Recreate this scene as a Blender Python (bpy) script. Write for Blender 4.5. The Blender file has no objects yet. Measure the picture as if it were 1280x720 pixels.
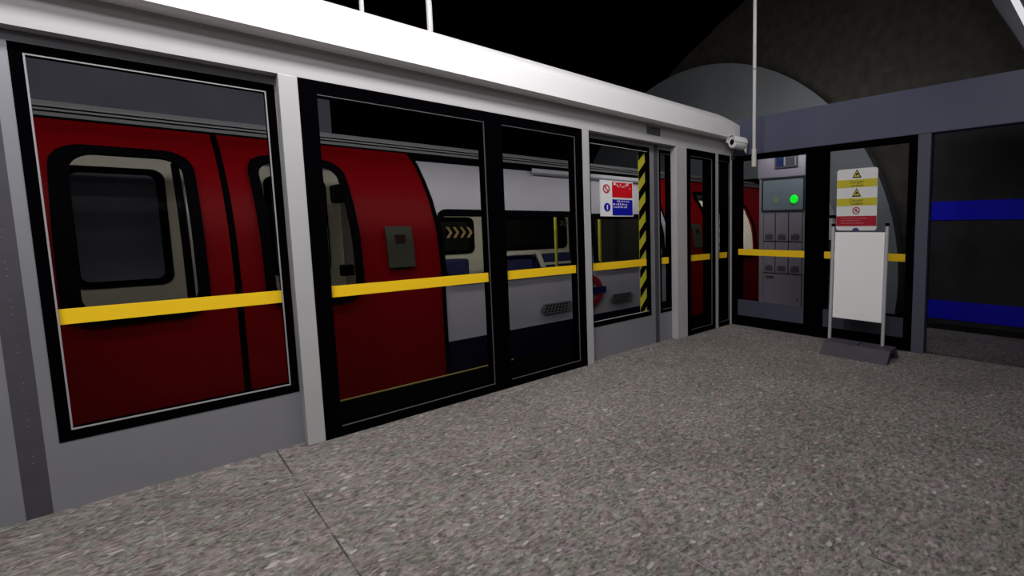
import bpy, math, random
from mathutils import Vector, Matrix
C = bpy.context.scene.collection
random.seed(4)

# ---------------------------------------------------------------- materials
def mat(name, col, rough=.6, metal=0., spec=.3, emit=None, es=0., noise=0., nscale=8., bump=0.):
    m = bpy.data.materials.new(name); m.use_nodes = True
    nt = m.node_tree; b = nt.nodes['Principled BSDF']
    b.inputs['Base Color'].default_value = (*col, 1); b.inputs['Roughness'].default_value = rough
    b.inputs['Metallic'].default_value = metal; b.inputs['Specular IOR Level'].default_value = spec
    if emit: b.inputs['Emission Color'].default_value = (*emit, 1); b.inputs['Emission Strength'].default_value = es
    if noise or bump:
        tc = nt.nodes.new('ShaderNodeTexCoord'); n = nt.nodes.new('ShaderNodeTexNoise')
        n.inputs['Scale'].default_value = nscale; n.inputs['Detail'].default_value = 5
        nt.links.new(tc.outputs['Object'], n.inputs['Vector'])
        if noise:
            r = nt.nodes.new('ShaderNodeValToRGB')
            r.color_ramp.elements[0].position = .3; r.color_ramp.elements[1].position = .7
            r.color_ramp.elements[0].color = (*[c*(1-noise) for c in col], 1)
            r.color_ramp.elements[1].color = (*[min(1, c*(1+noise)) for c in col], 1)
            nt.links.new(n.outputs['Fac'], r.inputs['Fac']); nt.links.new(r.outputs['Color'], b.inputs['Base Color'])
        if bump:
            bp_ = nt.nodes.new('ShaderNodeBump'); bp_.inputs['Strength'].default_value = bump
            nt.links.new(n.outputs['Fac'], bp_.inputs['Height']); nt.links.new(bp_.outputs['Normal'], b.inputs['Normal'])
    return m

def glass(name, tint, gl=.04):
    m = bpy.data.materials.new(name); m.use_nodes = True
    nt = m.node_tree; nt.nodes.clear()
    o = nt.nodes.new('ShaderNodeOutputMaterial'); mx = nt.nodes.new('ShaderNodeMixShader')
    t = nt.nodes.new('ShaderNodeBsdfTransparent'); g = nt.nodes.new('ShaderNodeBsdfGlossy')
    t.inputs['Color'].default_value = (*tint, 1); g.inputs['Roughness'].default_value = .05
    mx.inputs['Fac'].default_value = gl
    nt.links.new(t.outputs[0], mx.inputs[1]); nt.links.new(g.outputs[0], mx.inputs[2]); nt.links.new(mx.outputs[0], o.inputs[0])
    return m

PANEL = mat('brushed_grey_panel', (.275, .275, .305), .42, .35, .35, noise=.05, nscale=3)
COLM = mat('pale_grey_column', (.47, .46, .47), .45, .1, noise=.03, nscale=5)
FASC = mat('fascia_grey', (.45, .44, .45), .5, .0, noise=.02, nscale=2)
CORN = mat('white_cornice', (.80, .785, .80), .45, 0, .3)
GROOVE = mat('dark_slate_strip', (.075, .07, .088), .55, .2, noise=.08)
BLACK = mat('black_frame', (.0012, .001, .0016), .9, 0, .0)
SEAL_HIGHLIGHT = mat('pale_seal_highlight', (.33, .31, .33), .5)  # highlight along the frame edges, put into a pale strip colour
SEAL_HIGHLIGHT_DULL = mat('dull_seal_highlight', (.085, .08, .085), .5)  # duller colour for the same painted edge highlight
YEL = mat('yellow_stripe', (.95, .60, .012), .5)
BLUEG = mat('blue_grey_beam', (.095, .10, .155), .5, .1, noise=.05, nscale=2)
BLUEP = mat('blue_grey_post', (.085, .09, .13), .5, .1)
KICK = mat('navy_grey_kick_panel', (.055, .06, .085), .5)
TGLASS = glass('tinted_screen_glass', (.72, .72, .73), .003)
DGLASS = glass('dark_tinted_glass', (.74, .74, .76), .004)
WGLASS = glass('train_window_glass', (.88, .88, .88), .0006)
CGLASS = glass('cabinet_glass', (.8, .85, .87), .01)
RED = mat('train_red', (.185, .0005, .0025), .55, 0, .08)
SILV = mat('train_silver', (.46, .45, .49), .6, 0., noise=.03, nscale=2)
NAVY = mat('train_navy', (.001, .001, .014), .5)
ROOF = mat('train_roof_grey', (.14, .142, .143), .6)
RUB = mat('black_rubber', (.002, .002, .003), .8, 0, .02)
CREAM = mat('train_interior_cream', (.66, .63, .50), .6)
SEATM = mat('navy_seat_fabric', (.02, .025, .09), .9, noise=.3, nscale=40)
POLEY = mat('yellow_green_pole', (.60, .60, .06), .4)
GREYT = mat('tunnel_lining_grey', (.13, .13, .16), .8, noise=.1, nscale=2)
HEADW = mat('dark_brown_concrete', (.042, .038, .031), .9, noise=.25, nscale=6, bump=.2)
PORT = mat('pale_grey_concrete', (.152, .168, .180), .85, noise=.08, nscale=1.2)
VOID = mat('black_ceiling', (.002, .002, .002), .9, 0, 0)
TRK = mat('track_dirt', (.012, .012, .012), .9)
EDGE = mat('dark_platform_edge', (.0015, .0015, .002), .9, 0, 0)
CHAR = mat('charcoal_panel', (.028, .027, .028), .7, noise=.25, nscale=5)
BLUE = mat('blue_band', (.001, .001, .75), .5)
DBAND = mat('near_black_skirting', (.004, .004, .005), .8)
WHITE = mat('white_board', (.93, .92, .93), .45)
PWHITE = mat('sign_white', (.80, .80, .80), .5)
SRED = mat('sign_red', (.62, .004, .012), .5)
SBLUE = mat('sign_blue', (.004, .006, .36), .5)
SYEL = mat('sign_yellow', (.62, .52, .03), .5)
SBLK = mat('sign_black', (.01, .01, .01), .5)
CRIM = mat('poster_crimson', (.42, .01, .03), .5)
HYEL = mat('hazard_yellow', (.46, .43, .03), .5)
STEEL = mat('stand_steel', (.50, .49, .53), .4, .15)
BASEM = mat('stand_base_grey', (.06, .053, .07), .6, noise=.08)
CAB = mat('cabinet_grey_lilac', (.30, .28, .32), .5, .1, noise=.03)
CABD = mat('cabinet_line_dark', (.02, .02, .03), .6)
LABM = mat('cabinet_label_grey', (.09, .085, .10), .5)
SCR = mat('screen_grey_green', (.20, .25, .27), .35)
GREEN = mat('green_lamp', (.01, .9, .02), .3, emit=(.0, 1., .03), es=1.1)
DIM = mat('unlit_lamp', (.27, .33, .20), .4)
WHITEP = mat('white_pole_paint', (.55, .54, .55), .4)
CCTVM = mat('cctv_white', (.85, .84, .85), .4)
LENS = mat('lens_black', (.002, .002, .002), .1, 0, .5)
PLATE = mat('olive_plate', (.045, .045, .03), .5)
GRILLE = mat('grille_dark', (.16, .16, .17), .6)
GOLD = mat('gold_chevron', (.55, .38, .16), .5)
RIB = mat('white_light_strip', (.75, .74, .76), .5, emit=(1, .97, 1), es=.62)
TEAL = mat('teal_panel', (.05, .16, .17), .5)

# terrazzo floor
def floor_mat():
    m = bpy.data.materials.new('pebbled_terrazzo'); m.use_nodes = True
    nt = m.node_tree; L = nt.links.new; b = nt.nodes['Principled BSDF']
    b.inputs['Roughness'].default_value = .75; b.inputs['Specular IOR Level'].default_value = .2
    geo = nt.nodes.new('ShaderNodeNewGeometry')
    def N(t, **k):
        n = nt.nodes.new(t)
        for a, v in k.items(): setattr(n, a, v)
        return n
    def ramp(src, stops, interp='LINEAR'):
        r = N('ShaderNodeValToRGB'); cr = r.color_ramp; cr.interpolation = interp
        cr.elements[0].position, cr.elements[0].color = stops[0][0], (*stops[0][1], 1)
        cr.elements[1].position, cr.elements[1].color = stops[-1][0], (*stops[-1][1], 1)
        for p, c in stops[1:-1]:
            e = cr.elements.new(p); e.color = (*c, 1)
        L(src, r.inputs['Fac']); return r.outputs['Color']
    def mix(fac, a, c2, mode='MIX'):
        x = N('ShaderNodeMix', data_type='RGBA', blend_type=mode)
        for s, v in ((x.inputs[0], fac), (x.inputs[6], a), (x.inputs[7], c2)):
            if isinstance(v, (int, float)): s.default_value = v
            elif isinstance(v, tuple): s.default_value = (*v, 1)
            else: L(v, s)
        return x.outputs[2]
    # warp
    wn = N('ShaderNodeTexNoise'); wn.inputs['Scale'].default_value = 9; L(geo.outputs['Position'], wn.inputs['Vector'])
    mp = N('ShaderNodeMapping'); mp.inputs['Rotation'].default_value = (0, 0, .5); mp.inputs['Scale'].default_value = (1, 1.5, 1)
    L(geo.outputs['Position'], mp.inputs['Vector'])
    va = N('ShaderNodeVectorMath', operation='MULTIPLY_ADD'); L(wn.outputs['Color'], va.inputs[0]); va.inputs[1].default_value = (.09, .09, .09); L(mp.outputs[0], va.inputs[2])
    n1 = N('ShaderNodeTexNoise'); n1.inputs['Scale'].default_value = 34; n1.inputs['Detail'].default_value = 4; n1.inputs['Roughness'].default_value = .65
    L(va.outputs[0], n1.inputs['Vector'])
    base = ramp(n1.outputs['Fac'], [(.30, (.05, .044, .040)), (.42, (.146, .134, .123)), (.54, (.220, .203, .188)), (.70, (.34, .315, .303))])
    # flakes: voronoi cells, few of them light
    def flakes(scale, thr, col, size):
        nonlocal base
        v = N('ShaderNodeTexVoronoi'); v.inputs['Scale'].default_value = scale; L(va.outputs[0], v.inputs['Vector'])
        sp = N('ShaderNodeSeparateColor'); L(v.outputs['Color'], sp.inputs[0])
        a = N('ShaderNodeMath', operation='GREATER_THAN'); L(sp.outputs[0], a.inputs[0]); a.inputs[1].default_value = thr
        d = N('ShaderNodeMapRange'); L(v.outputs['Distance'], d.inputs[0]); d.inputs[1].default_value = size*.8; d.inputs[2].default_value = size; d.inputs[3].default_value = 1; d.inputs[4].default_value = 0
        f = N('ShaderNodeMath', operation='MULTIPLY'); L(a.outputs[0], f.inputs[0]); L(d.outputs[0], f.inputs[1])
        f2 = N('ShaderNodeMath', operation='MULTIPLY'); L(f.outputs[0], f2.inputs[0]); f2.inputs[1].default_value = .75
        base = mix(f2.outputs[0], base, col)
    flakes(34, .86, (.34, .31, .305), .45)
    flakes(27, .80, (.13, .105, .10), .42)
    flakes(45, .82, (.07, .06, .058), .36)
    flakes(20, .93, (.47, .43, .44), .36)
    # soft stains
    n2 = N('ShaderNodeTexNoise'); n2.inputs['Scale'].default_value = 1.6; n2.inputs['Detail'].default_value = 3; L(geo.outputs['Position'], n2.inputs['Vector'])
    st = ramp(n2.outputs['Fac'], [(.35, (.88, .88, .87)), (.65, (1.08, 1.07, 1.07))])
    base = mix(1., base, st, 'MULTIPLY')
    n4 = N('ShaderNodeTexNoise'); n4.inputs['Scale'].default_value = 13; n4.inputs['Detail'].default_value = 3; L(geo.outputs['Position'], n4.inputs['Vector'])
    base = mix(1., base, ramp(n4.outputs['Fac'], [(.38, (.93, 1.0, .93)), (.62, (1.09, .98, 1.05))]), 'MULTIPLY')
    # joints between the slabs, running away from the screens
    sx = N('ShaderNodeSeparateXYZ'); L(geo.outputs['Position'], sx.inputs[0])
    def joint(off, w, col, k):
        nonlocal base
        a = N('ShaderNodeMath', operation='ADD'); L(sx.outputs['X'], a.inputs[0]); a.inputs[1].default_value = off
        p = N('ShaderNodeMath', operation='PINGPONG'); L(a.outputs[0], p.inputs[0]); p.inputs[1].default_value = .65
        l = N('ShaderNodeMath', operation='LESS_THAN'); L(p.outputs[0], l.inputs[0]); l.inputs[1].default_value = w
        n3 = N('ShaderNodeTexNoise'); n3.inputs['Scale'].default_value = 5; L(geo.outputs['Position'], n3.inputs['Vector'])
        r = N('ShaderNodeMapRange'); L(n3.outputs['Fac'], r.inputs[0]); r.inputs[1].default_value = .42; r.inputs[2].default_value = .58; r.inputs[3].default_value = .1; r.inputs[4].default_value = k
        f = N('ShaderNodeMath', operation='MULTIPLY'); L(l.outputs[0], f.inputs[0]); L(r.outputs[0], f.inputs[1])
        base = mix(f.outputs[0], base, col)
    joint(4.465, .0035, (.05, .045, .04), .95)
    joint(4.92, .002, (.42, .40, .36), .5)
    L(base, b.inputs['Base Color'])
    bm = N('ShaderNodeBump'); bm.inputs['Strength'].default_value = .08; L(n1.outputs['Fac'], bm.inputs['Height']); L(bm.outputs['Normal'], b.inputs['Normal'])
    return m
FLOOR = floor_mat()

# ---------------------------------------------------------------- mesh builder
class B:
    def __init__(s): s.v = []; s.f = []; s.m = []
    def add(s, vs, fs, mi=0):
        n = len(s.v); s.v += [tuple(v) for v in vs]
        for f in fs: s.f.append([n+i for i in f]); s.m.append(mi)
        return s
    def box(s, x0, x1, y0, y1, z0, z1, mi=0):
        x0, x1 = sorted((x0, x1)); y0, y1 = sorted((y0, y1)); z0, z1 = sorted((z0, z1))
        return s.add([(x0,y0,z0),(x1,y0,z0),(x1,y1,z0),(x0,y1,z0),(x0,y0,z1),(x1,y0,z1),(x1,y1,z1),(x0,y1,z1)],
              [(3,2,1,0),(4,5,6,7),(0,1,5,4),(1,2,6,5),(2,3,7,6),(3,0,4,7)], mi)
    def prism(s, pts, ax, a0, a1, mi=0):
        """pts: 2D polygon in the two axes other than ax (order x,y,z)"""
        def P(p, a):
            return {'x': (a, p[0], p[1]), 'y': (p[0], a, p[1]), 'z': (p[0], p[1], a)}[ax]
        n = len(pts); vs = [P(p, a0) for p in pts] + [P(p, a1) for p in pts]
        fs = [tuple(range(n))[::-1], tuple(range(n, 2*n))] + [(i, (i+1) % n, n+(i+1) % n, n+i) for i in range(n)]
        return s.add(vs, fs, mi)
    def loft(s, outer, inner, mi=0):
        """flat ring between two loops of equal length, given in 3D"""
        n = len(outer)
        return s.add(list(outer)+list(inner), [(i, (i+1) % n, n+(i+1) % n, n+i) for i in range(n)], mi)
    def ringprism(s, outer, inner, ax, a0, a1, mi=0):
        def P(p, a):
            return {'x': (a, p[0], p[1]), 'y': (p[0], a, p[1]), 'z': (p[0], p[1], a)}[ax]
        n = len(outer)
        vs = [P(p, a0) for p in outer]+[P(p, a0) for p in inner]+[P(p, a1) for p in outer]+[P(p, a1) for p in inner]
        fs = []
        for i in range(n):
            j = (i+1) % n
            fs += [(i, j, n+j, n+i), (2*n+j, 2*n+i, 3*n+i, 3*n+j), (j, i, 2*n+i, 2*n+j), (n+i, n+j, 3*n+j, 3*n+i)]
        return s.add(vs, fs, mi)
    def frame(s, ax, u0, u1, z0, z1, wl, wr, wb, wt, a0, a1, mi=0):
        o = [(u0,z0),(u1,z0),(u1,z1),(u0,z1)]; i = [(u0+wl,z0+wb),(u1-wr,z0+wb),(u1-wr,z1-wt),(u0+wl,z1-wt)]
        return s.ringprism(o, i, ax, a0, a1, mi)
    def tube(s, p0, p1, r0, r1=None, n=20, mi=0):
        r1 = r0 if r1 is None else r1
        p0 = Vector(p0); p1 = Vector(p1); d = (p1-p0).normalized()
        a = d.orthogonal().normalized(); b = d.cross(a)
        vs = []
        for p, r in ((p0, r0), (p1, r1)):
            vs += [p+(a*math.cos(2*math.pi*i/n)+b*math.sin(2*math.pi*i/n))*r for i in range(n)]
        fs = [tuple(range(n))[::-1], tuple(range(n, 2*n))]+[(i, (i+1) % n, n+(i+1) % n, n+i) for i in range(n)]
        return s.add(vs, fs, mi)

ORG = {}
def obj(name, b, mats, parent=None, origin=None, bevel=0, solid=0, smooth=False):
    if not isinstance(mats, (list, tuple)): mats = [mats]
    if parent is not None: o0 = Vector(ORG[parent.name])
    elif origin is not None: o0 = Vector(origin)
    else:
        xs = [v[0] for v in b.v]; ys = [v[1] for v in b.v]; zs = [v[2] for v in b.v]
        o0 = Vector(((min(xs)+max(xs))/2, (min(ys)+max(ys))/2, min(zs)))
    me = bpy.data.meshes.new(name)
    me.from_pydata([tuple(Vector(v)-o0) for v in b.v], [], b.f); me.update()
    for m in mats: me.materials.append(m)
    for p, i in zip(me.polygons, b.m): p.material_index = i; p.use_smooth = smooth
    import bmesh
    bm = bmesh.new(); bm.from_mesh(me)
    if solid and smooth: bmesh.ops.solidify(bm, geom=list(bm.faces), thickness=solid); solid = 0
    bmesh.ops.recalc_face_normals(bm, faces=bm.faces)
    if smooth:
        for e in bm.edges: e.smooth = len(e.link_faces) == 2 and e.calc_face_angle(3) < .6
        for f in bm.faces: f.smooth = True
    bm.to_mesh(me); bm.free()
    o = bpy.data.objects.new(name, me); C.objects.link(o)
    if parent is not None: o.parent = parent
    else: o.location = o0
    ORG[o.name] = tuple(o0)
    if solid:
        md = o.modifiers.new('thickness', 'SOLIDIFY'); md.thickness = solid; md.offset = 0
    if bevel:
        md = o.modifiers.new('bevel', 'BEVEL'); md.width = bevel; md.segments = 2; md.limit_method = 'ANGLE'; md.angle_limit = .6
    return o
def empty(name, loc, label, cat, group=None):
    o = bpy.data.objects.new(name, None); o.empty_display_size = .1; C.objects.link(o); o.location = loc
    ORG[o.name] = tuple(loc); tag(o, label, cat, group); return o
def tag(o, label, cat, group=None):
    o['label'] = label; o['category'] = cat
    if group: o['group'] = group
    return o
def struct(name, b, m, **k):
    o = obj(name, b, m, **k); o['kind'] = 'structure'; return o
def text_mesh(b, s, size, cx, cz, to3d, mi=0):
    """adds the outlines of a word, centred at cx,cz, mapped by to3d(u,v,depth)"""
    cu = bpy.data.curves.new('lettering', 'FONT'); cu.body = s; cu.size = size; cu.align_x = 'CENTER'; cu.align_y = 'CENTER'
    to = bpy.data.objects.new('lettering', cu); C.objects.link(to)
    dg = bpy.context.evaluated_depsgraph_get(); me = bpy.data.meshes.new_from_object(to.evaluated_get(dg))
    b.add([to3d(cx+v.co.x, cz+v.co.y) for v in me.vertices], [tuple(p.vertices) for p in me.polygons], mi)
    bpy.data.objects.remove(to); bpy.data.curves.remove(cu); bpy.data.meshes.remove(me)

def rrect(x0, x1, z0, z1, r, n=6, m=6):
    pts = []
    cs = [(x1-r, z0+r, -90), (x1-r, z1-r, 0), (x0+r, z1-r, 90), (x0+r, z0+r, 180)]
    for k, (cx, cz, a) in enumerate(cs):
        for i in range(n+1):
            t = math.radians(a+90*i/n); pts.append((cx+r*math.cos(t), cz+r*math.sin(t)))
        nx = cs[(k+1) % 4]; t = math.radians(nx[2]); q = (nx[0]+r*math.cos(t), nx[1]+r*math.sin(t)); p = pts[-1]
        for i in range(1, m): pts.append((p[0]+(q[0]-p[0])*i/m, p[1]+(q[1]-p[1])*i/m))
    return pts

# ---------------------------------------------------------------- setting
struct('floor', B().box(-12, 0.0, -9, .12, -.25, 0).box(0.0, 1.3, -9, .12, -.25, 0), FLOOR)
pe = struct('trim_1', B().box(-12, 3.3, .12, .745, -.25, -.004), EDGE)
obj('edge_line', B().box(-12, -2.62, .705, .722, -.004, .003), mat('worn_yellow_line', (.40, .33, .09), .7), pe)
struct('floor_track', B().box(-12, 6, .745, 7.8, -1.3, -1.1), TRK)
struct('ceiling', B().box(-12, 5, -9, 8, 7.0, 7.2), VOID)
struct('wall_tunnel', B().box(-12, -3.19, 3.8, 4.0, -1.1, 3.4), GREYT)
# pale grey headwall ring round the train, arched, with a notch for the train
cy, cz, R = 3.269, .3135, 4.3256
a0 = math.asin((-.25-cz)/R)
arch = [(cy+R*math.cos(a0+(math.pi-2*a0)*i/56), cz+R*math.sin(a0+(math.pi-2*a0)*i/56)) for i in range(57)]
arch += [(3.46, -.25), (3.46, .95), (3.38, 1.36), (3.2, 1.65), (2.95, 1.95), (2.8, 2.07), (2.55, 2.17), (1.65, 2.17), (1.40, 2.07), (1.25, 1.95), (1.0, 1.65), (.82, 1.36), (.76, .95), (.76, -.25)]
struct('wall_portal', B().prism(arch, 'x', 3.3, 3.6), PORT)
hw = [(4.5, -.25), (4.5, 4.6), (4.047, 4.908), (3.684, 5.11), (3.114, 5.365), (2.792, 5.55), (2.3, 5.75), (1.5, 6.2), (.7, 6.8),
      (-7, 6.9), (-7, -.25)]
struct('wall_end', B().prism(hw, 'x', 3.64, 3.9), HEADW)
# platform vault: pale lining strip and its white rib, at the far right
vl = [(-2.15, 4.5), (-2.33, 4.02), (-2.52, 3.68), (-2.69, 3.36), (-2.82, 3.0), (-2.90, 2.5), (-2.92, 0)]
vin = [(-2.25, 4.5), (-2.50, 4.02), (-2.69, 3.585), (-2.79, 3.25), (-2.88, 2.9), (-2.93, 2.4), (-2.94, 0)]
lin = B()
for i in range(6):
    a, b_, c, d = vl[i], vl[i+1], vin[i+1], vin[i]
    lin.prism([a, b_, (c[0]-.9, c[1]), (d[0]-.9, d[1])], 'x', 2.40, 2.6)
struct('wall_vault', lin, mat('grey_vault_lining', (.085, .085, .1), .8, noise=.1, nscale=3))
rib = B()
for i in range(6):
    d, c = vin[i], vin[i+1]
    rib.prism([(d[0], d[1]), (c[0], c[1]), (c[0]-.07, c[1]), (d[0]-.07, d[1])], 'x', 2.2, 2.38)
tag(obj('vault_light_strip', rib, RIB), 'white glowing light strip curving up the vault at the top right corner', 'light')
# blue banded wall at the right, beyond the shaded floor
bw = struct('wall_right', B().box(1.302, 1.5, -7.5, -1.78, .0, 2.6), CHAR)
obj('blue_band', B().box(1.292, 1.304, -7.5, -1.78, 1.292, 1.508), BLUE, bw)
obj('blue_band', B().box(1.292, 1.304, -7.5, -1.78, .128, .345), BLUE, bw)
obj('skirting', B().box(1.290, 1.304, -7.5, -1.78, 0, .07), DBAND, bw)

# ---------------------------------------------------------------- wall A: header, cornice, columns
hb = empty('header_beam', (-5, .06, 2.1), 'long grey header beam running over all the left-hand platform screens', 'beam')
obj('fascia', B().box(-9, -.001, 0, .12, 2.103, 2.30), FASC, hb)
obj('vent_plate', B().box(-1.49, -1.29, -.006, .004, 2.172, 2.25), mat('vent_dark_grey', (.09, .088, .095), .6), hb, bevel=.004)
obj('backing_plate', B().box(-9, 0.0, .1, .14, 2.063, 2.103), FASC, hb)
prof = [(.13, 2.287), (-.098, 2.272), (-.121, 2.288), (-.124, 2.45), (.0, 2.53), (.10, 2.585), (.21, 2.64), (.30, 2.64), (.30, 2.30), (.13, 2.30)]
co = obj('cornice', B().prism(prof, 'x', -9, -.001), CORN, bevel=0)
tag(co, 'long white cornice box capping the grey header over the screens', 'cornice')

def column(x0, x1, label):
    o = obj('screen_column', B().box(x0, x1, -.004, .13, 0, 2.103), COLM, bevel=.004)
    return tag(o, label, 'column', 'columns of the platform screens')
column(-4.335, -4.2495, 'pale grey column between the large fixed window and the wide black doors')
column(-1.045, -.871, 'pale grey column between the narrow window and the narrow black door')
def post(x0, x1, label, m=COLM, y0=.0):
    o = obj('screen_post', B().box(x0, x1, y0, .13, 0, 2.103), m, bevel=.003)
    return tag(o, label, 'post', 'slim posts of the platform screens')
post(-2.291, -2.215, 'slim grey post right of the wide black doors')
post(-.333, -.275, 'slim grey post right of the narrow black door')
post(-.033, -.003, 'thinnest grey post in the corner under the security camera', y0=-.012)
def strip(x0, x1, label):
    t = empty('joint_strip', ((x0+x1)/2, .085, 0), label, 'strip')
    obj('cover', B().box(x0, x1, .079, .13, 0, 2.1), GROOVE, t)
    s = B()
    for i in range(11):
        z = .25+i*.165
        for k in range(3 if i % 3 else 2):
            s.tube(((x0+x1)/2+(k % 2)*.003, .080, z+k*.03), ((x0+x1)/2+(k % 2)*.003, .0775, z+k*.03), .0016, n=8)
    r = obj('rivets', s, mat('rivet_pale', (.3, .3, .32), .4), t); r['kind'] = 'stuff'
strip(-5.309, -5.237, 'dark slate joint strip at the far left between two grey panels')
strip(-1.309, -1.250, 'dark slate joint strip between the signed window and the narrow window')

def fixed_panel(x0, x1, wx0, wx1, label, seal_highlight='all', z0=.313, z1=2.056, fw=.037, top=2.1, inset=.0):
    t = empty('glazed_screen', ((x0+x1)/2, .1, 0), label, 'screen panel')
    obj('panel_sheet', B().frame('y', x0, x1, 0, top, wx0-x0, x1-wx1, z0, top-z1, .08, .13), PANEL, t)
    obj('window_frame', B().frame('y', wx0, wx1, z0, z1, fw, fw, fw+.012, fw+.005, .077, .15), BLACK, t)
    gx0, gx1, gz0, gz1 = wx0+fw, wx1-fw, z0+fw+.012, z1-fw-.005
    obj('window_pane', B().box(gx0, gx1, .112, .118, gz0, gz1), TGLASS, t)
    e = .0055
    if seal_highlight == 'all': obj('seal_highlight', B().frame('y', gx0, gx1, gz0, gz1, e, e, e, e, .074, .084), SEAL_HIGHLIGHT, t)  # bright front edge of the frame built as a pale strip
    else:
        for za in (gz0, gz1-e): obj('seal_highlight', B().box(gx0, gx1, .074, .084, za, za+e), SEAL_HIGHLIGHT, t)
    obj('yellow_stripe', B().box(gx0, gx1, .104, .1115, .842, .912), YEL, t)
    return t, (gx0, gx1, gz0, gz1)
fixed_panel(-5.237, -4.3355, -5.197, -4.340, 'large fixed grey panel with a framed window at the left of the picture')
fixed_panel(-7.2, -5.309, -6.3, -5.363, 'grey fixed panel cut off at the left edge beyond the dark strip')
mid, mg = fixed_panel(-2.2145, -1.309, -2.183, -1.375, 'fixed grey panel bearing the red and blue sign and hazard stripes', seal_highlight='tb')
fixed_panel(-1.250, -1.0455, -1.233, -1.0455+.03, 'narrow fixed grey panel between dark strip and pale column', seal_highlight='tb', fw=.024) if False else None
t = empty('glazed_screen', (-1.15, .1, 0), 'narrowest fixed grey panel, squeezed against the pale column', 'screen panel')
obj('panel_sheet', B().frame('y', -1.250, -1.0455, 0, 2.1, .018, .003, .313, .044, .08, .13), PANEL, t)
obj('window_frame', B().frame('y', -1.232, -1.0485, .313, 2.056, .022, .016, .035, .035, .077, .15), BLACK, t)
obj('window_pane', B().box(-1.21, -1.0645, .112, .118, .348, 2.021), TGLASS, t)
for za in (2.016, .348): obj('seal_highlight', B().box(-1.21, -1.0645, .074, .084, za, za+.005), SEAL_HIGHLIGHT_DULL, t)
obj('yellow_stripe', B().box(-1.21, -1.0645, .104, .1115, .842, .912), YEL, t)

# black doors
def screen_door(x0, x1, leaves, label, th=.10, top=2.10):
    t = empty('platform_screen_door', ((x0+x1)/2, .05, 0), label, 'door', 'black sliding doors of the platform screens')
    for (a, b_, ga, gb) in leaves:
        lf = obj('door_leaf', B().frame('y', a, b_, 0.002, top, ga-a, b_-gb, .062, top-2.026, 0, th), BLACK, t)
        obj('glass_pane', B().box(ga, gb, .040, .046, .062, 2.026), TGLASS, lf)
        e = .0045
        q = gb-e*.7
        obj('seal_highlight', B().prism([(ga, 2.0215), (ga, 2.026), (gb, 2.026), (gb, .062), (ga, .062), (ga, .0655), (q, .0655), (q, 2.0215)], 'y', -.003, .008), SEAL_HIGHLIGHT_DULL, lf)
        obj('yellow_stripe', B().box(ga, gb, .032, .0395, .850, .918), YEL, lf)
    return t
screen_door(-4.2485, -2.292, [(-4.2485, -3.11, -4.165, -3.179), (-3.109, -2.292, -3.040, -2.371)],
            'wide black framed double sliding door between the pale column and slim post')
screen_door(-.870, -.3335, [(-.870, -.3335, -.803, -.405)], 'narrow black framed sliding door near the corner', th=.14)
screen_door(-.2745, -.0335, [(-.2745, -.0335, -.262, -.05)], 'narrowest black framed door leaf right in the corner', th=.15)

# hazard stripes and sign on the middle window
hz = B(); hx0, hx1 = -1.506, -1.412
hz.box(hx0, hx1, .1075, .1115, mg[2], mg[3], 0)
z = mg[2]-.05
while z < mg[3]:
    pts = [(hx0, z), (hx1, z+.105), (hx1, z+.195), (hx0, z+.09)]
    cl = []
    n = len(pts)
    for lim, sgn in ((mg[2], 1), (mg[3], -1)):
        out = []
        for i in range(len(pts)):
            p, q = pts[i], pts[(i+1) % len(pts)]
            ip = sgn*(p[1]-lim) >= 0; iq = sgn*(q[1]-lim) >= 0
            if ip: out.append(p)
            if ip != iq:
                k = (lim-p[1])/(q[1]-p[1]); out.append((p[0]+(q[0]-p[0])*k, lim))
        pts = out
        if len(pts) < 3: break
    if len(pts) >= 3: hz.prism(pts, 'y', .1045, .108, 1)
    z += .2
obj('hazard_tape', hz, [HYEL, RUB], mid)

sg = empty('safety_notice', (-1.805, .100, 1.352), 'white, red and blue safety notice stuck on the fixed window', 'sign')
obj('board', B().box(-2.013, -1.597, .098, .111, 1.352, 1.692), PWHITE, sg)
obj('red_field', B().box(-1.872, -1.607, .0955, .0985, 1.535, 1.685), SRED, sg)
obj('blue_field', B().box(-1.872, -1.607, .0955, .0985, 1.362, 1.515), SBLUE, sg)
LETM = mat('sign_lettering', (.72, .62, .68), .5)
wr = B()
x = -1.855
for w, h, dz in [(.028,.030,0),(.010,.022,-.01),(.012,.012,-.02),(.008,.020,-.006),(.030,.010,-.018),(.008,.024,-.012),(.026,.028,0),(.012,.010,-.03),(.008,.012,-.04)]:
    if x+w > -1.62: break
    wr.box(x, x+w, .0942, .0956, 1.652+dz, 1.652+dz+h); x += w+.012
obj('lettering', wr, LETM, sg); wr = B()
wr.box(-1.85, -1.62, .0942, .0956, 1.678, 1.683)
obj('top_rule', wr, LETM, sg)
for row, (zz, xa, xb) in enumerate([(1.492, -1.815, -1.65), (1.462, -1.865, -1.68), (1.435, -1.86, -1.70)]):
    x = xa; wr = B()
    while x < xb:
        w = random.choice([.010, .016, .022]); wr.box(x, x+w, .0942, .0956, zz, zz+random.choice([.010, .014, .018])); x += w+random.choice([.008, .014])
    obj('lettering', wr, LETM, sg)
def circ(cx, cz, r, n=28): return [(cx+r*math.cos(2*math.pi*i/n), cz+r*math.sin(2*math.pi*i/n)) for i in range(n)]
ps = B().ringprism(circ(-1.945, 1.612, .042), circ(-1.945, 1.612, .029), 'y', .0955, .0985)
ps.prism([(-1.972, 1.632), (-1.962, 1.642), (-1.918, 1.592), (-1.928, 1.582)], 'y', .0957, .0985)
obj('prohibition_symbol', ps, mat('symbol_red', (.5, .02, .06), .5), sg)
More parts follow.
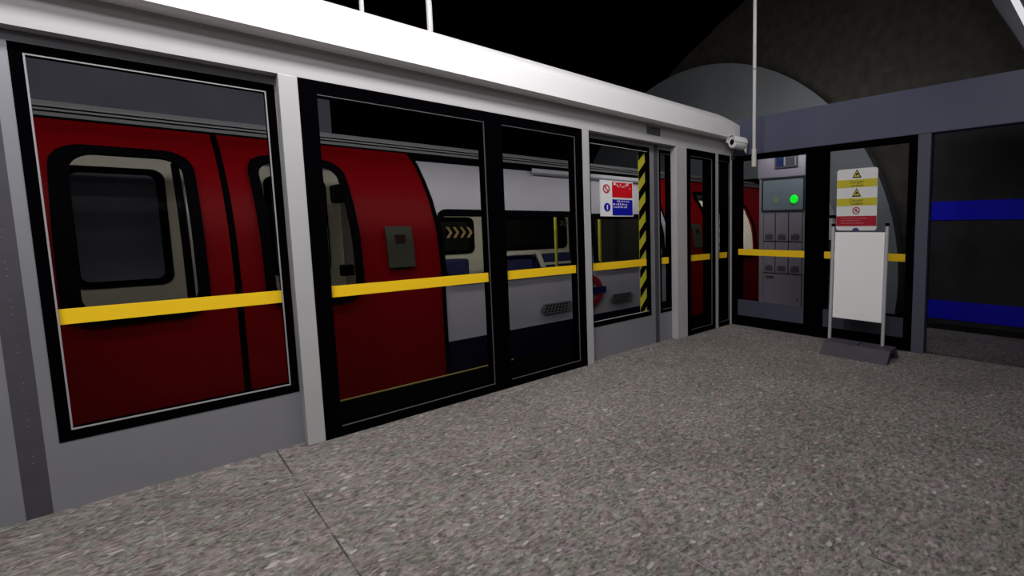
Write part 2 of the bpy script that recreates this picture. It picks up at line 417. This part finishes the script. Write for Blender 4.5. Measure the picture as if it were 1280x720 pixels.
ms = B().prism(circ(-1.938, 1.438, .040), 'y', .0957, .0985, 0).box(-1.943, -1.931, .0948, .0958, 1.415, 1.46, 1)
obj('mandatory_symbol', ms, [SBLUE, PWHITE], sg)

# ---------------------------------------------------------------- wall B: beam, swing doors, post
bb = obj('cross_beam', B().box(0, .12, -7.5, .32, 2.096, 2.525), BLUEG, bevel=.004)
tag(bb, 'wide blue-grey beam running across above the end doors to the right edge', 'beam')
def end_door(y0, y1, gy0, gy1, label, th=.13):
    """y0 > y1 as seen from left to right"""
    t = empty('platform_end_door', (.05, (y0+y1)/2, 0), label, 'door', 'black doors across the platform end')
    obj('door_frame', B().frame('x', y1, y0, .002, 2.094, gy1-y1, y0-gy0, .128, .050, 0.001, th), BLACK, t)
    obj('glass_pane', B().box(.020, .026, gy1, gy0, .325, 2.044), TGLASS, t)
    obj('kick_panel', B().box(.004, .03, gy1, gy0, .13, .323), KICK, t)
    obj('yellow_stripe', B().box(.012, .0195, gy1, gy0, .885, .960), YEL, t)
    return t
end_door(-.006, -1.099, -.095, -.985, 'black glazed end door showing the grey equipment cabinet behind it')
end_door(-1.101, -2.122, -1.213, -2.045, 'black glazed end door with the warning poster, beside the blue-grey post')
o = obj('end_post', B().box(.0, .12, -2.235, -2.123, 0, 2.095), BLUEP, bevel=.003)
tag(o, 'blue-grey post at the right of the end doors by the open gap', 'post')

o = obj('tinted_screen', B().box(.05, .058, -7.5, -2.236, 0, 2.095), DGLASS)
tag(o, 'dark tinted glass screen right of the blue-grey post, blue bands seen behind', 'glass screen')

# warning poster on the glass of the right end door
po = empty('warning_poster', (-.004, -1.55, 1.19), 'tall white, yellow and red warning poster above the blank whiteboard', 'poster')
PY0, PY1 = -1.342, -1.760
PYc = (PY0+PY1)/2
obj('poster_sheet', B().prism(rrect(PY1, PY0, 1.19, 1.826, .03), 'x', .010, .0195), PWHITE, po)
def pbox(b, u0, u1, z0, z1, mi=0, d=.0075): return b.box(d, .0105, u0, u1, z0, z1, mi)
obj('upper_yellow_band', pbox(B(), PY1+.002, PY0-.002, 1.635, 1.715), SYEL, po)
obj('lower_yellow_band', pbox(B(), PY1+.002, PY0-.002, 1.447, 1.523), SYEL, po)
obj('red_band', pbox(B(), PY1+.002, PY0-.002, 1.236, 1.340), CRIM, po)
for zc in (1.731, 1.538):
    tri = [(PYc-.048, zc), (PYc+.048, zc), (PYc, zc+.088)]; tri2 = [(PYc-.032, zc+.011), (PYc+.032, zc+.011), (PYc, zc+.073)]
    b = B().ringprism(tri, tri2, 'x', .0072, .0104, 0).prism(tri2, 'x', .0076, .0103, 1)
    b.prism([(PYc-.012, zc+.05), (PYc+.004, zc+.05), (PYc+.012, zc+.034), (PYc+.018, zc+.034), (PYc-.002, zc+.014), (PYc+.001, zc+.030), (PYc-.014, zc+.03)], 'x', .0070, .0076, 0)
    obj('warning_triangle', b, [SBLK, SYEL], po)
tf = lambda u, v: (.0070, -u, v)
INK = mat('poster_ink', (.10, .08, .03), .6); RINK = mat('pale_red_ink', (.55, .15, .18), .6)
for zc in (1.690, 1.500):
    lt = B(); text_mesh(lt, 'Danger', .050, -PYc, zc, tf); obj('danger_word', lt, INK, po)
for zc in (1.652, 1.463):
    lt = B(); y = PYc+.055
    for w in (.02, .012, .03, .016, .02):
        lt.box(.0068, .0078, y-w, y, zc-.005, zc+.006); y -= w+.006
    obj('small_lettering', lt, INK, po)
for zz, ww in ((1.318, .27), (1.293, .20), (1.266, .24)):
    l2 = B(); y = PY0-.05; e = y-ww
    while y > e:
        w = random.choice([.012, .02, .03]); l2.box(.0068, .0078, y-w, y, zz-.005, zz+.005); y -= w+.007
    obj('red_band_lettering', l2, RINK, po)
c = B().ringprism(circ(PYc, 1.396, .038), circ(PYc, 1.396, .029), 'x', .0073, .0104)
c.prism([(PYc-.024, 1.382), (PYc-.018, 1.375), (PYc+.024, 1.411), (PYc+.018, 1.417)], 'x', .0073, .0104)
obj('prohibition_symbol', c, CRIM, po)
c = B().tube((.0078, PYc, 1.410), (.0102, PYc, 1.410), .006).prism([(PYc-.010, 1.381), (PYc-.003, 1.381), (PYc+.001, 1.392), (PYc+.006, 1.381), (PYc+.011, 1.381), (PYc+.005, 1.404), (PYc-.005, 1.404)], 'x', .0078, .0102)
obj('walking_figure', c, SBLK, po)
obj('blue_symbol', B().prism([(PYc+.036*math.cos(math.pi*i/14), 1.1905+.026*math.sin(math.pi*i/14)) for i in range(15)], 'x', .0075, .0104), mat('poster_blue', (.04, .04, .25), .5), po)

# ---------------------------------------------------------------- whiteboard stand
st = empty('whiteboard_stand', (-.45, -1.78, 0), 'free-standing blank white board on two steel poles with dark grey base', 'stand')
bs = B().prism([(-.622, 0), (-.53, .112), (-.36, .118), (-.27, 0), (-.33, 0), (-.385, .075), (-.50, .072), (-.555, 0)], 'y', -2.088, -1.462)
obj('base', bs, BASEM, st, bevel=.004)
obj('base_groove', B().box(-.50, -.40, -1.787, -1.782, .1135, .1195), BLACK, st)
for y in (-1.462, -1.976):
    p = obj('pole', B().tube((-.39, y, .10), (-.35, y, 1.235), .0165), STEEL, st, smooth=False)
    obj('cap', B().tube((-.35, y, 1.235), (-.3495, y, 1.262), .0185), BLACK, p)
obj('board', B().prism([(-.388, .33), (-.370, .33), (-.341, 1.178), (-.359, 1.178)], 'y', -1.958, -1.485), WHITE, st, bevel=.003)
for y in (-1.476, -1.966):
    for z in (.45, 1.05): obj('clip', B().box(-.385+.035*z, -.36+.035*z, y-.012, y+.012, z, z+.04), STEEL, st)

# ---------------------------------------------------------------- equipment cabinet behind the end door
cb = empty('equipment_cabinet', (.8, -.36, 0), 'tall grey-lilac equipment cabinet with a green lamp behind the end door', 'cabinet')
obj('body', B().box(.60, 1.0, -.715, -.035, 0, 2.16), CAB, cb, bevel=.006)
obj('top_box', B().box(.585, 1.02, -.722, -.022, 1.862, 2.16), CAB, cb, bevel=.004)
m_ = obj('meter_window', B().frame('x', -.60, -.28, 1.975, 2.13, .022, .022, .022, .015, .572, .587), mat('meter_frame', (.06, .055, .07), .5), cb)
obj('blue_display', B().box(.576, .586, -.40, -.305, 2.0, 2.11), mat('display_navy', (.010, .02, .085), .4), m_)
obj('grey_display', B().box(.576, .586, -.555, -.43, 2.0, 2.11), mat('display_grey', (.05, .05, .06), .4), m_)
sc = obj('screen', B().frame('x', -.692, -.080, 1.425, 1.855, .02, .02, .02, .02, .588, .605), CABD, cb)
obj('screen_face', B().box(.592, .604, -.672, -.10, 1.445, 1.835), SCR, sc)
obj('green_lamp', B().tube((.592, -.548, 1.575), (.578, -.548, 1.575), .055, .048, n=28), GREEN, sc)
obj('unlit_lamp', B().tube((.592, -.30, 1.575), (.588, -.30, 1.575), .04, n=24), DIM, sc)
ys = (-.105, -.285, -.475, -.668)
for (z0, z1, zl) in ((1.042, 1.405, 1.062), (.622, 1.026, .65)):
    for k in range(3):
        d = obj('door', B().box(.592, .602, ys[k+1]+.007, ys[k]-.007, z0, z1), CAB, cb, bevel=.002)
        obj('label_plate', B().box(.588, .593, (ys[k]+ys[k+1])/2-.058, (ys[k]+ys[k+1])/2+.058, zl, zl+.06), LABM, d)
        obj('vent_slit', B().box(.589, .593, (ys[k]+ys[k+1])/2-.045, (ys[k]+ys[k+1])/2+.03, zl+.068, zl+.074), CABD, d)
obj('gap_backing', B().box(.597, .6005, -.668, -.105, .18, 1.41), CABD, cb)
d = obj('door', B().box(.592, .602, ys[3]+.007, ys[0]-.007, .20, .607), CAB, cb, bevel=.002)
obj('label_plate', B().box(.588, .593, -.27, -.15, .545, .58), LABM, d)
obj('lock', B().tube((.593, -.612, .30), (.586, -.612, .30), .014), LABM, d)

# small white-faced help post seen through the right end door
hp = empty('white_marker_post', (1.0, -.80, 0), 'small white marker with black cap on a dark post, left of the whiteboard', 'post')
obj('post', B().box(1.32, 1.37, -.73, -.68, 0, 1.04), mat('marker_post_dark', (.04, .04, .06), .6), hp)
obj('white_face', B().box(1.30, 1.39, -.762, -.655, 1.04, 1.34), mat('marker_white', (.85, .87, .74), .5), hp)
obj('cap', B().box(1.29, 1.40, -.770, -.648, 1.34, 1.375), BLACK, hp)
obj('lit_wedge', B().prism([(-.77, 1.375), (-.648, 1.375), (-.655, 1.62)], 'x', 1.33, 1.36), mat('marker_lit_grey', (.45, .45, .48), .6), hp)  # pale wedge stands in for the lit triangle above the cap
obj('navy_box', B().box(1.28, 1.42, -.78, -.66, .42, .80), NAVY, hp)
for za in (.50, .40): obj('red_strip', B().box(1.275, 1.283, -.78, -.66, za, za+.015), SRED, hp)

# ---------------------------------------------------------------- security camera and poles
cc = empty('security_camera', (-.2, -.26, 2.1), 'white bullet security camera with black lens above the corner post', 'camera')
p0 = Vector((-.235, -.15, 2.222)); p1 = Vector((-.115, -.36, 2.195)); d = (p1-p0).normalized()
def lathe(b, p, d, prof, n=28, mi=0):
    a = d.cross(Vector((0, 0, 1))).normalized(); u = a.cross(d)
    vs = []; fs = []
    for (t, r) in prof: vs += [p+d*t+(a*math.cos(2*math.pi*i/n)+u*math.sin(2*math.pi*i/n))*r for i in range(n)]
    for k in range(len(prof)-1):
        for i in range(n):
            j = (i+1) % n; fs.append((k*n+i, k*n+j, (k+1)*n+j, (k+1)*n+i))
    fs += [tuple(range(n))[::-1], tuple(range((len(prof)-1)*n, len(prof)*n))]
    return b.add(vs, fs, mi)
# the camera looks toward the viewer: body axis nearly along the view, offset right
p0 = Vector((-.25, -.178, 2.222)); d = Vector((.97, -.25, -.06)).normalized()
body = obj('camera_body', lathe(B(), p0, d, [(0, .062), (.008, .070), (.02, .072), (.16, .072), (.185, .066), (.195, .05)]), CCTVM, cc, smooth=True)
obj('lens', lathe(B(), p0-d*.004, d, [(0, .034), (.012, .036)]), LENS, body)
up = Vector((0, 0, 1)); s_ = d.cross(up).normalized()
vs = []
nn = 10
for t in (-.02, .18):
    for rr in (.076, .080):
        vs += [p0+d*t+s_*math.cos(math.pi*i/nn)*rr+up*math.sin(math.pi*i/nn)*rr for i in range(nn+1)]
m1 = nn+1; fs = []
for i in range(nn):
    fs += [(i, i+1, 2*m1+i+1, 2*m1+i), (m1+i+1, m1+i, 3*m1+i, 3*m1+i+1), (i+1, i, m1+i, m1+i+1), (2*m1+i, 2*m1+i+1, 3*m1+i+1, 3*m1+i)]
fs += [(0, 2*m1, 3*m1, m1), (nn, m1+nn, 3*m1+nn, 2*m1+nn)]
obj('sun_shield', B().add(vs, fs), CCTVM, cc)
obj('rear_fin', B().prism([(-.275, 2.18), (-.22, 2.18), (-.262, 2.105)], 'x', -.09, -.07), CCTVM, cc)
obj('bracket', B().tube((-.16, -.19, 2.17), (-.02, -.03, 2.09), .009).box(-.034, -.004, -.055, -.0125, 2.06, 2.10), mat('bracket_dark', (.05, .05, .055), .5), cc)

def hanging(name, x, y, z0, z1, r, label, m=WHITEP):
    t = empty(name, (x, y, z0), label, 'pole', 'white suspension poles')
    obj('rod', B().tube((x, y, z0), (x, y, z1), r), m, t)
    return t
t = hanging('suspension_pole', -.3, -.510, 2.06, 7.0, .0205, 'white suspension pole hanging down in front of the end doors')
obj('sleeve', B().tube((-.3, -.51, 1.905), (-.3, -.51, 2.10), .0275), mat('sleeve_cream', (.62, .60, .55), .5), t)
obj('coupling', B().tube((-.3, -.51, 2.95), (-.3, -.51, 2.97), .0225), mat('coupling_grey', (.3, .3, .31), .5), t)
hanging('suspension_pole', -3.42, .24, 2.64, 7.0, .0185, 'nearer of two slim poles rising behind the white cornice')
hanging('suspension_pole', -3.83, .27, 2.64, 7.0, .0125, 'shorter-looking left pole behind the white cornice at the top edge')

# ---------------------------------------------------------------- train
ZP = [-.4, .9, 1.15, 1.27, 1.36, 1.5, 1.68, 1.84, 1.95]; YP = [.84, .84, .865, .90, .94, 1.01, 1.15, 1.30, 1.46]
ZF = [-.4, -.05, .25, .6, .8, .9, 1.0, 1.1, 1.2, 1.28, 1.36, 1.43, 1.5, 1.56, 1.62, 1.68, 1.73, 1.78, 1.84, 1.88, 1.92, 1.95]
def yp(z):
    if z <= ZP[0]: return YP[0]
    for i in range(len(ZP)-1):
        if z <= ZP[i+1]:
            k = (z-ZP[i])/(ZP[i+1]-ZP[i]); return YP[i]+(YP[i+1]-YP[i])*k
    return YP[-1]
tr = empty('underground_train', (-1.5, 2.1, -1.1), 'red and silver underground train standing behind the glass platform screens', 'train')
def side(name, x0, x1, holes, m, z0=-.4, z1=1.95, off=0., far=False, solid=.03):
    xs = sorted({x0, x1, *[h[0] for h in holes], *[h[1] for h in holes]})
    zs = sorted({z0, z1, *[z for z in ZF if z0 < z < z1], *[h[2] for h in holes], *[h[3] for h in holes]})
    b = B(); idx = {}
    for i, x in enumerate(xs):
        for j, z in enumerate(zs):
            y = yp(z)+off+.016; y = 4.2-y if far else y
            idx[i, j] = len(b.v); b.v.append((x, y, z))
    for i in range(len(xs)-1):
        for j in range(len(zs)-1):
            cx = (xs[i]+xs[i+1])/2; cz_ = (zs[j]+zs[j+1])/2
            if any(h[0] < cx < h[1] and h[2] < cz_ < h[3] for h in holes): continue
            b.f.append([idx[i, j], idx[i+1, j], idx[i+1, j+1], idx[i, j+1]]); b.m.append(0)
    return obj(name, b, m, tr, solid=solid, smooth=True)
def train_window(x0, x1, z0, z1, w=.045, r=.13, far=False, wl=None, gl=True, m=RUB):
    wl = wl or w
    o_ = rrect(x0, x1, z0, z1, r, 6, 8); i_ = rrect(x0+wl, x1-w, z0+w, z1-w, max(r-w*.6, .03), 6, 8)
    f = (lambda x, z, e: (x, 4.2-(yp(z)-e), z)) if far else (lambda x, z, e: (x, yp(z)-e, z))
    b = B().loft([f(x, z, .008) for x, z in o_], [f(x, z, .008) for x, z in i_])
    fr = obj('window_frame', b, m, tr, solid=.014)
    if gl:
        g = B(); n = 12
        for k in range(n):
            za = z0+w*.5+(z1-z0-w)*k/n; zb = z0+w*.5+(z1-z0-w)*(k+1)/n
            g.add([f(x0+w*.5, za, -.02), f(x1-w*.5, za, -.02), f(x1-w*.5, zb, -.02), f(x0+w*.5, zb, -.02)], [(0, 1, 2, 3)])
        obj('window_glass', g, WGLASS, fr)
    return fr
def hole(x0, x1, z0, z1, e=.028): return (x0+e, x1-e, z0+e, z1-e)
W1 = (-5.197, -4.612, .735, 1.775); W2 = (-4.345, -3.765, .72, 1.80)
W3 = (-3.168, -1.60, .775, 1.42); W4 = (-1.52, -.32, .775, 1.40)
W5 = (.66, 1.18, .72, 1.77); W6 = (1.34, 1.96, .72, 1.78)
XR0, XR1 = -3.165, -.20
side('red_side_panel', -6.6, -4.495, [hole(*W1)], RED)
side('red_side_panel', -4.460, XR0-.014, [hole(*W2)], RED)
side('silver_side_panel', XR0, XR1, [hole(*W3), hole(*W4)], SILV, z0=.25, z1=1.875)
side('red_side_panel', XR1+.014, 1.235, [hole(*W5)], RED)
side('red_side_panel', 1.275, 4.6, [hole(*W6)], RED)
side('navy_skirt', XR0, XR1, [], NAVY, z0=-.4, z1=.247)
side('door_seam', -4.505, -4.450, [], RUB, off=.012)
side('door_seam', 1.225, 1.285, [], RUB, off=.012)
side('door_seam', XR0-.02, XR0+.010, [], RUB, off=-.012)
side('door_seam', XR1-.01, XR1+.02, [], RUB, off=-.012)
train_window(*W1, w=.055, wl=.075); train_window(*W2, w=.055)
train_window(*W3, w=.06, r=.10, wl=.02); train_window(*W4, w=.06, r=.10); train_window(*W5, w=.055); train_window(*W6, w=.04)
# slim handrails at the cab windows
side('inner_seal', -4.712, -4.676, [], RUB, z0=.76, z1=1.70, off=.03)
side('grab_rail', -4.670, -4.652, [], mat('rail_pale', (.5, .5, .52), .3, .3), z0=.76, z1=1.55, off=.03, solid=.01)
obj('teal_strip', B().box(-3.935, -3.895, 1.19, 1.22, .70, 1.28), TEAL, tr)
obj('end_wall', B().prism([(.90, -.05), (.90, 1.1), (1.0, 1.4), (1.2, 1.62), (1.35, 1.72), (3.2, 1.72), (3.3, 1.3), (3.3, -.05)], 'x', 2.25, 2.28), CREAM, tr)
h = B().box(-3.90, -3.815, .87, .93, .90, .985)
obj('window_catch', h, RUB, tr, bevel=.01)
obj('window_catch', B().prism(rrect(-3.87, -3.805, 1.46, 1.60, .02), 'y', 1.02, 1.16), RUB, tr)
# button plates
for x in (-3.49, .39):
    b = B()
    z0, z1 = .942, 1.272
    n = 6
    for k in range(n):
        za = z0+(z1-z0)*k/n; zb = z0+(z1-z0)*(k+1)/n
        b.add([(x-.098, yp(za)-.008, za), (x+.098, yp(za)-.008, za), (x+.098, yp(zb)-.008, zb), (x-.098, yp(zb)-.008, zb)], [(0, 1, 2, 3)])
    pl = obj('control_plate', b, PLATE, tr, solid=.012)
    obj('recess', B().box(x-.035, x+.038, .850, .872, 1.112, 1.205), mat('recess_dark_red', (.02, .006, .005), .6), pl)
# roof, cantrail and black gutter
side('gutter', XR0+.0, XR1, [], RUB, z0=1.877, z1=1.955, off=.0)
ledge = B().add([(-1.95, yp(1.90)-.05, 1.90), (.0-.22, yp(1.90)-.05, 1.90), (-.22, yp(1.86)-.05, 1.853), (-1.99, yp(1.86)-.05, 1.853)], [(0, 1, 2, 3)])
lg = obj('cant_rail', ledge, mat('cant_rail_pale', (.48, .48, .50), .5), tr, solid=.015)
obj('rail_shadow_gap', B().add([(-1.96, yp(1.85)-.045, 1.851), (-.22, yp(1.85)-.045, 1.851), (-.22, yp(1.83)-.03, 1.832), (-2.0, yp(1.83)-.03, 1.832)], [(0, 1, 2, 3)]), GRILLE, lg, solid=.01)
rp = [(1.465, 1.955), (1.475, 1.985), (1.53, 1.995), (1.535, 2.018), (1.60, 2.028), (1.605, 2.052), (1.70, 2.066), (1.72, 2.095), (1.9, 2.12), (2.3, 2.12), (2.48, 2.095), (2.5, 2.066), (2.6, 2.05), (2.74, 1.955), (2.70, 1.93), (1.50, 1.93)]
obj('roof', B().prism(rp, 'x', -6.6, 4.6), ROOF, tr)
obj('roof_seam', B().box(-6.6, 4.6, 1.462, 1.476, 1.950, 1.962), RUB, tr)
for ya, za in ((1.528, 1.996), (1.598, 2.030)): obj('roof_seam', B().box(-6.6, 4.6, ya, ya+.0065, za, za+.010), RUB, tr)
# vents: hexagonal slotted grilles low on the silver side
for x0, x1, zc in ((-2.225, -1.815, .405), (-1.285, -.915, .40)):
    b = B(); hz_ = .052
    b.prism([(x0, zc), (x0+.04, zc+hz_), (x1-.04, zc+hz_), (x1, zc), (x1-.04, zc-hz_), (x0+.04, zc-hz_)], 'y', .834, .845)
    v = obj('vent_grille', b, GRILLE, tr)
    s = B(); x = x0+.05
    while x < x1-.07:
        for r_ in (-1, 0, 1):
            s.prism([(x+.012*r_, zc+r_*.03-.010), (x+.022+.012*r_, zc+r_*.03-.010), (x+.034+.012*r_, zc+r_*.03+.010), (x+.012+.012*r_, zc+r_*.03+.010)], 'y', .8325, .8345)
        x += .042
    obj('slots', s, mat('slot_black', (.004, .004, .005), .7), v)
# roundel: red ring with blue bar
b = B().ringprism(circ(-1.575, .527, .178, 40), circ(-1.575, .527, .115, 40), 'y', .832, .845, 0).box(-1.80, -1.352, .829, .845, .492, .565, 1)
obj('roundel', b, [mat('roundel_red', (.32, .004, .02), .5), mat('roundel_blue', (.008, .008, .09), .5)], tr)
# far side of the saloon and cab, seen through the windows
FW = [(-5.29, -4.665, .74, 1.83), (-3.95, -3.40, .74, 1.83)]
FS = [(-3.0, -1.67, .88, 1.40), (-1.45, -.06, .89, 1.42), (.06, 1.2, .89, 1.42)]
def farsheet(x0, x1, holes, z0=-.05, z1=1.93):
    xs = sorted({x0, x1, *[h[0] for h in holes], *[h[1] for h in holes]}); zs = sorted({z0, z1, *[h[2] for h in holes], *[h[3] for h in holes]})
    b = B(); n = len(zs)
    for x in xs:
        for z in zs: b.v.append((x, 3.36, z))
    for i in range(len(xs)-1):
        for j in range(n-1):
            cx = (xs[i]+xs[i+1])/2; c2 = (zs[j]+zs[j+1])/2
            if any(h[0] < cx < h[1] and h[2] < c2 < h[3] for h in holes): continue
            b.f.append([i*n+j, (i+1)*n+j, (i+1)*n+j+1, i*n+j+1]); b.m.append(0)
    return b
obj('inner_cab_wall', farsheet(-6.6, XR0-.05, [hole(*f, e=.03) for f in FW]), CREAM, tr, solid=.03)
obj('inner_saloon_wall', farsheet(XR0-.049, 4.6, [hole(*f, e=.03) for f in FS]), CREAM, tr, solid=.03)
for (x0, x1, z0, z1), w, g in [(f, .06, None) for f in FW]+[(f, .05, 1) for f in FS]:
    yy = lambda z: 3.36
    o_ = rrect(x0, x1, z0, z1, .09); i_ = rrect(x0+w, x1-w, z0+w, z1-w, .06)
    fr = obj('inner_window_frame', B().loft([(x, yy(z)-.02, z) for x, z in o_], [(x, yy(z)-.02, z) for x, z in i_]), RUB, tr, solid=.012)
    if g: obj('dark_pane', B().box(x0+.03, x1-.03, 3.37, 3.376, z0+.03, z1-.03), mat('dark_pane_black', (.004, .005, .004), .3), fr)
    else: obj('pane', B().add([(x0+.03, yy(z0), z0+.03), (x1-.03, yy(z0), z0+.03), (x1-.03, yy(z1), z1-.03), (x0+.03, yy(z1), z1-.03)], [(0, 1, 2, 3)]), WGLASS, fr)
def chevrons(xa, n, zc, step, m, h_=.075, sg=1):
    b = B()
    for k in range(n):
        x = xa+k*step
        b.prism([(x, zc+h_), (x+.035, zc+h_), (x+.035+.05*sg, zc), (x+.035, zc-h_), (x, zc-h_), (x+.05*sg, zc)], 'y', 3.325, 3.335)
    return obj('chevron_sticker', b, m, tr)
chevrons(-2.07, 4, 1.185, .095, GOLD); chevrons(-.21, 2, 1.31, .08, mat('dim_chevron', (.16, .12, .06), .6), h_=.045)
obj('saloon_floor', B().box(-6.6, 4.6, .86, 3.34, -.1, -.05), mat('saloon_floor_grey', (.05, .05, .055), .8), tr)
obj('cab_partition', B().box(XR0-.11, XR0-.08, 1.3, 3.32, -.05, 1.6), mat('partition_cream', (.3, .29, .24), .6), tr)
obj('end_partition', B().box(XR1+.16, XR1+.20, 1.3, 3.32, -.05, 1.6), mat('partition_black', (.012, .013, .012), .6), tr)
for x0, x1 in ((-2.95, -1.85), (-1.50, -.84), (-.80, .10)):
    s = obj('seat_bench', B().box(x0, x1, 2.85, 3.28, .30, .46).box(x0, x1, 3.14, 3.32, .46, .82), SEATM, tr, bevel=.03)
for x0, x1, z in ((-1.62, -.86, .86), (-.70, .06, .655)):
    obj('seat_rail', B().box(x0, x1, 3.05, 3.08, z, z+.035), mat('seat_rail_cream', (.62, .60, .50), .5), tr)
obj('seat_rail', B().prism([(-.86, .86), (-.78, .86), (-.68, .62), (-.76, .62)], 'y', 3.05, 3.08), CREAM, tr)
for x, y in ((-1.14, 2.1), (-.37, 2.1)):
    obj('grab_pole', B().tube((x, y, -.05), (x, y, 1.92), .020 if x < -1 else .026), POLEY, tr)
for x in (-5.6, -.9, 2.6):
    pass
obj('underframe', B().box(-6.6, 4.6, .95, 3.2, -.75, -.12), TRK, tr)
for x in (-5.2, -3.6, .4, 2.0):
    for y in (1.25, 2.85): obj('wheel', B().tube((x, y, -.75), (x, y+.12, -.75), .35, n=32), GRILLE, tr)
obj('track_rail', B().box(-12, 6, 1.27, 1.35, -1.1, -1.09), GRILLE, tr) if False else None

# ---------------------------------------------------------------- lights
def area(name, loc, size, sy, power, col=(1, 1, 1), rot=(0, 0, 0)):
    l = bpy.data.lights.new(name, 'AREA'); l.shape = 'RECTANGLE'; l.size = size; l.size_y = sy; l.energy = power; l.color = col
    o = bpy.data.objects.new(name, l); C.objects.link(o); o.location = loc; o.rotation_euler = rot; return o
D = math.radians
area('platform_lamps_and_fill', (-4.2, -1.40, 3.6), 3.2, .35, 84, (1, .985, .98), (D(38), 0, 0))
area('platform_lamps_and_fill', (-5.6, -3.2, 4.0), 1.6, .6, 72, (1, .985, .975), (D(12), 0, 0))
area('platform_lamps_and_fill', (-1.2, -1.2, 3.7), 1.2, .35, 8, (1, .97, .95), (D(38), D(-5), 0))
area('platform_lamps_and_fill', (-7.4, -4.8, 3.3), 1.6, .8, 24, (1, .985, .98), (D(60), 0, D(-38)))  # added frontal fill from behind the camera for fascia and panels
area('platform_lamps_and_fill', (-3.0, -3.6, 3.4), .5, 1.0, 19, (1, .985, .98), (0, D(-58), 0))  # added fill to brighten the whiteboard and the end doors
area('track_light', (-4.2, .36, 2.28), 4.0, .12, 24, (1, .97, .95), (D(28), 0, 0))
area('track_light', (-.9, .36, 2.28), 2.4, .12, 12, (1, .97, .95), (D(28), 0, 0))
area('end_room_fill', (.22, -.9, 2.35), .12, 1.6, 12, (.97, .97, 1), (0, D(-35), 0))  # unseen light added behind the beam to brighten the cabinet
area('end_room_fill', (1.4, -.6, 2.62), .12, 1.6, 22, (1, .99, 1), (0, D(-72), 0))  # second unseen light, added to brighten the portal
area('cab_light', (-4.8, 2.1, 1.90), 2.2, .25, 9, (1, .98, .9))
area('saloon_light', (-1.7, 2.1, 1.90), 2.6, .25, 26, (1, .98, .9))
area('saloon_light', (1.4, 1.8, 1.90), 1.2, .25, 30, (1, .98, .92))
area('tunnel_fill', (-.2, .9, 3.4), 3, .3, 20, (1, .99, .97), (D(10), D(-55), 0))  # unseen light added for the upper portal and end wall
area('tunnel_fill', (-5.2, 2.9, 3.5), 2.5, .2, 2, (.95, .96, 1), (D(35), 0, 0))  # unseen light added to brighten the far tunnel wall
area('tunnel_fill', (-4.4, 3.42, .1), 3, .1, 3.5, (.95, .93, 1), (D(125), 0, 0))  # added below window level to light the tunnel wall upwards
w = bpy.data.worlds.new('world'); bpy.context.scene.world = w; w.use_nodes = True
w.node_tree.nodes['Background'].inputs[0].default_value = (.5, .5, .6, 1); w.node_tree.nodes['Background'].inputs[1].default_value = .0

# ---------------------------------------------------------------- camera
F, yaw, pitch, roll = 589.42, .7113, -.0908, -.0089
fw = Vector((math.cos(yaw)*math.cos(pitch), math.sin(yaw)*math.cos(pitch), math.sin(pitch)))
r = fw.cross(Vector((0, 0, 1))).normalized(); u = r.cross(fw)
c_, s_ = math.cos(roll), math.sin(roll)
r, u = c_*r+s_*u, -s_*r+c_*u
cam = bpy.data.cameras.new('camera'); co_ = bpy.data.objects.new('camera', cam); C.objects.link(co_)
m = Matrix((r, u, -fw)).transposed().to_4x4(); m.translation = Vector((-4.9209, -3.369, 1.2667)); co_.matrix_world = m
cam.sensor_fit = 'HORIZONTAL'; cam.sensor_width = 36; cam.lens = F*36/1280
cam.shift_x = -208.81/1280; cam.shift_y = -25.54/1280
cam.clip_start = .02; cam.clip_end = 200
sc_ = bpy.context.scene; sc_.camera = co_
sc_.view_settings.view_transform = 'Standard'; sc_.view_settings.look = 'None'; sc_.view_settings.gamma = 1
sc_.view_settings.use_curve_mapping = False; sc_.view_settings.exposure = 0
sc_.cycles.transparent_max_bounces = 24; sc_.cycles.sample_clamp_indirect = 3
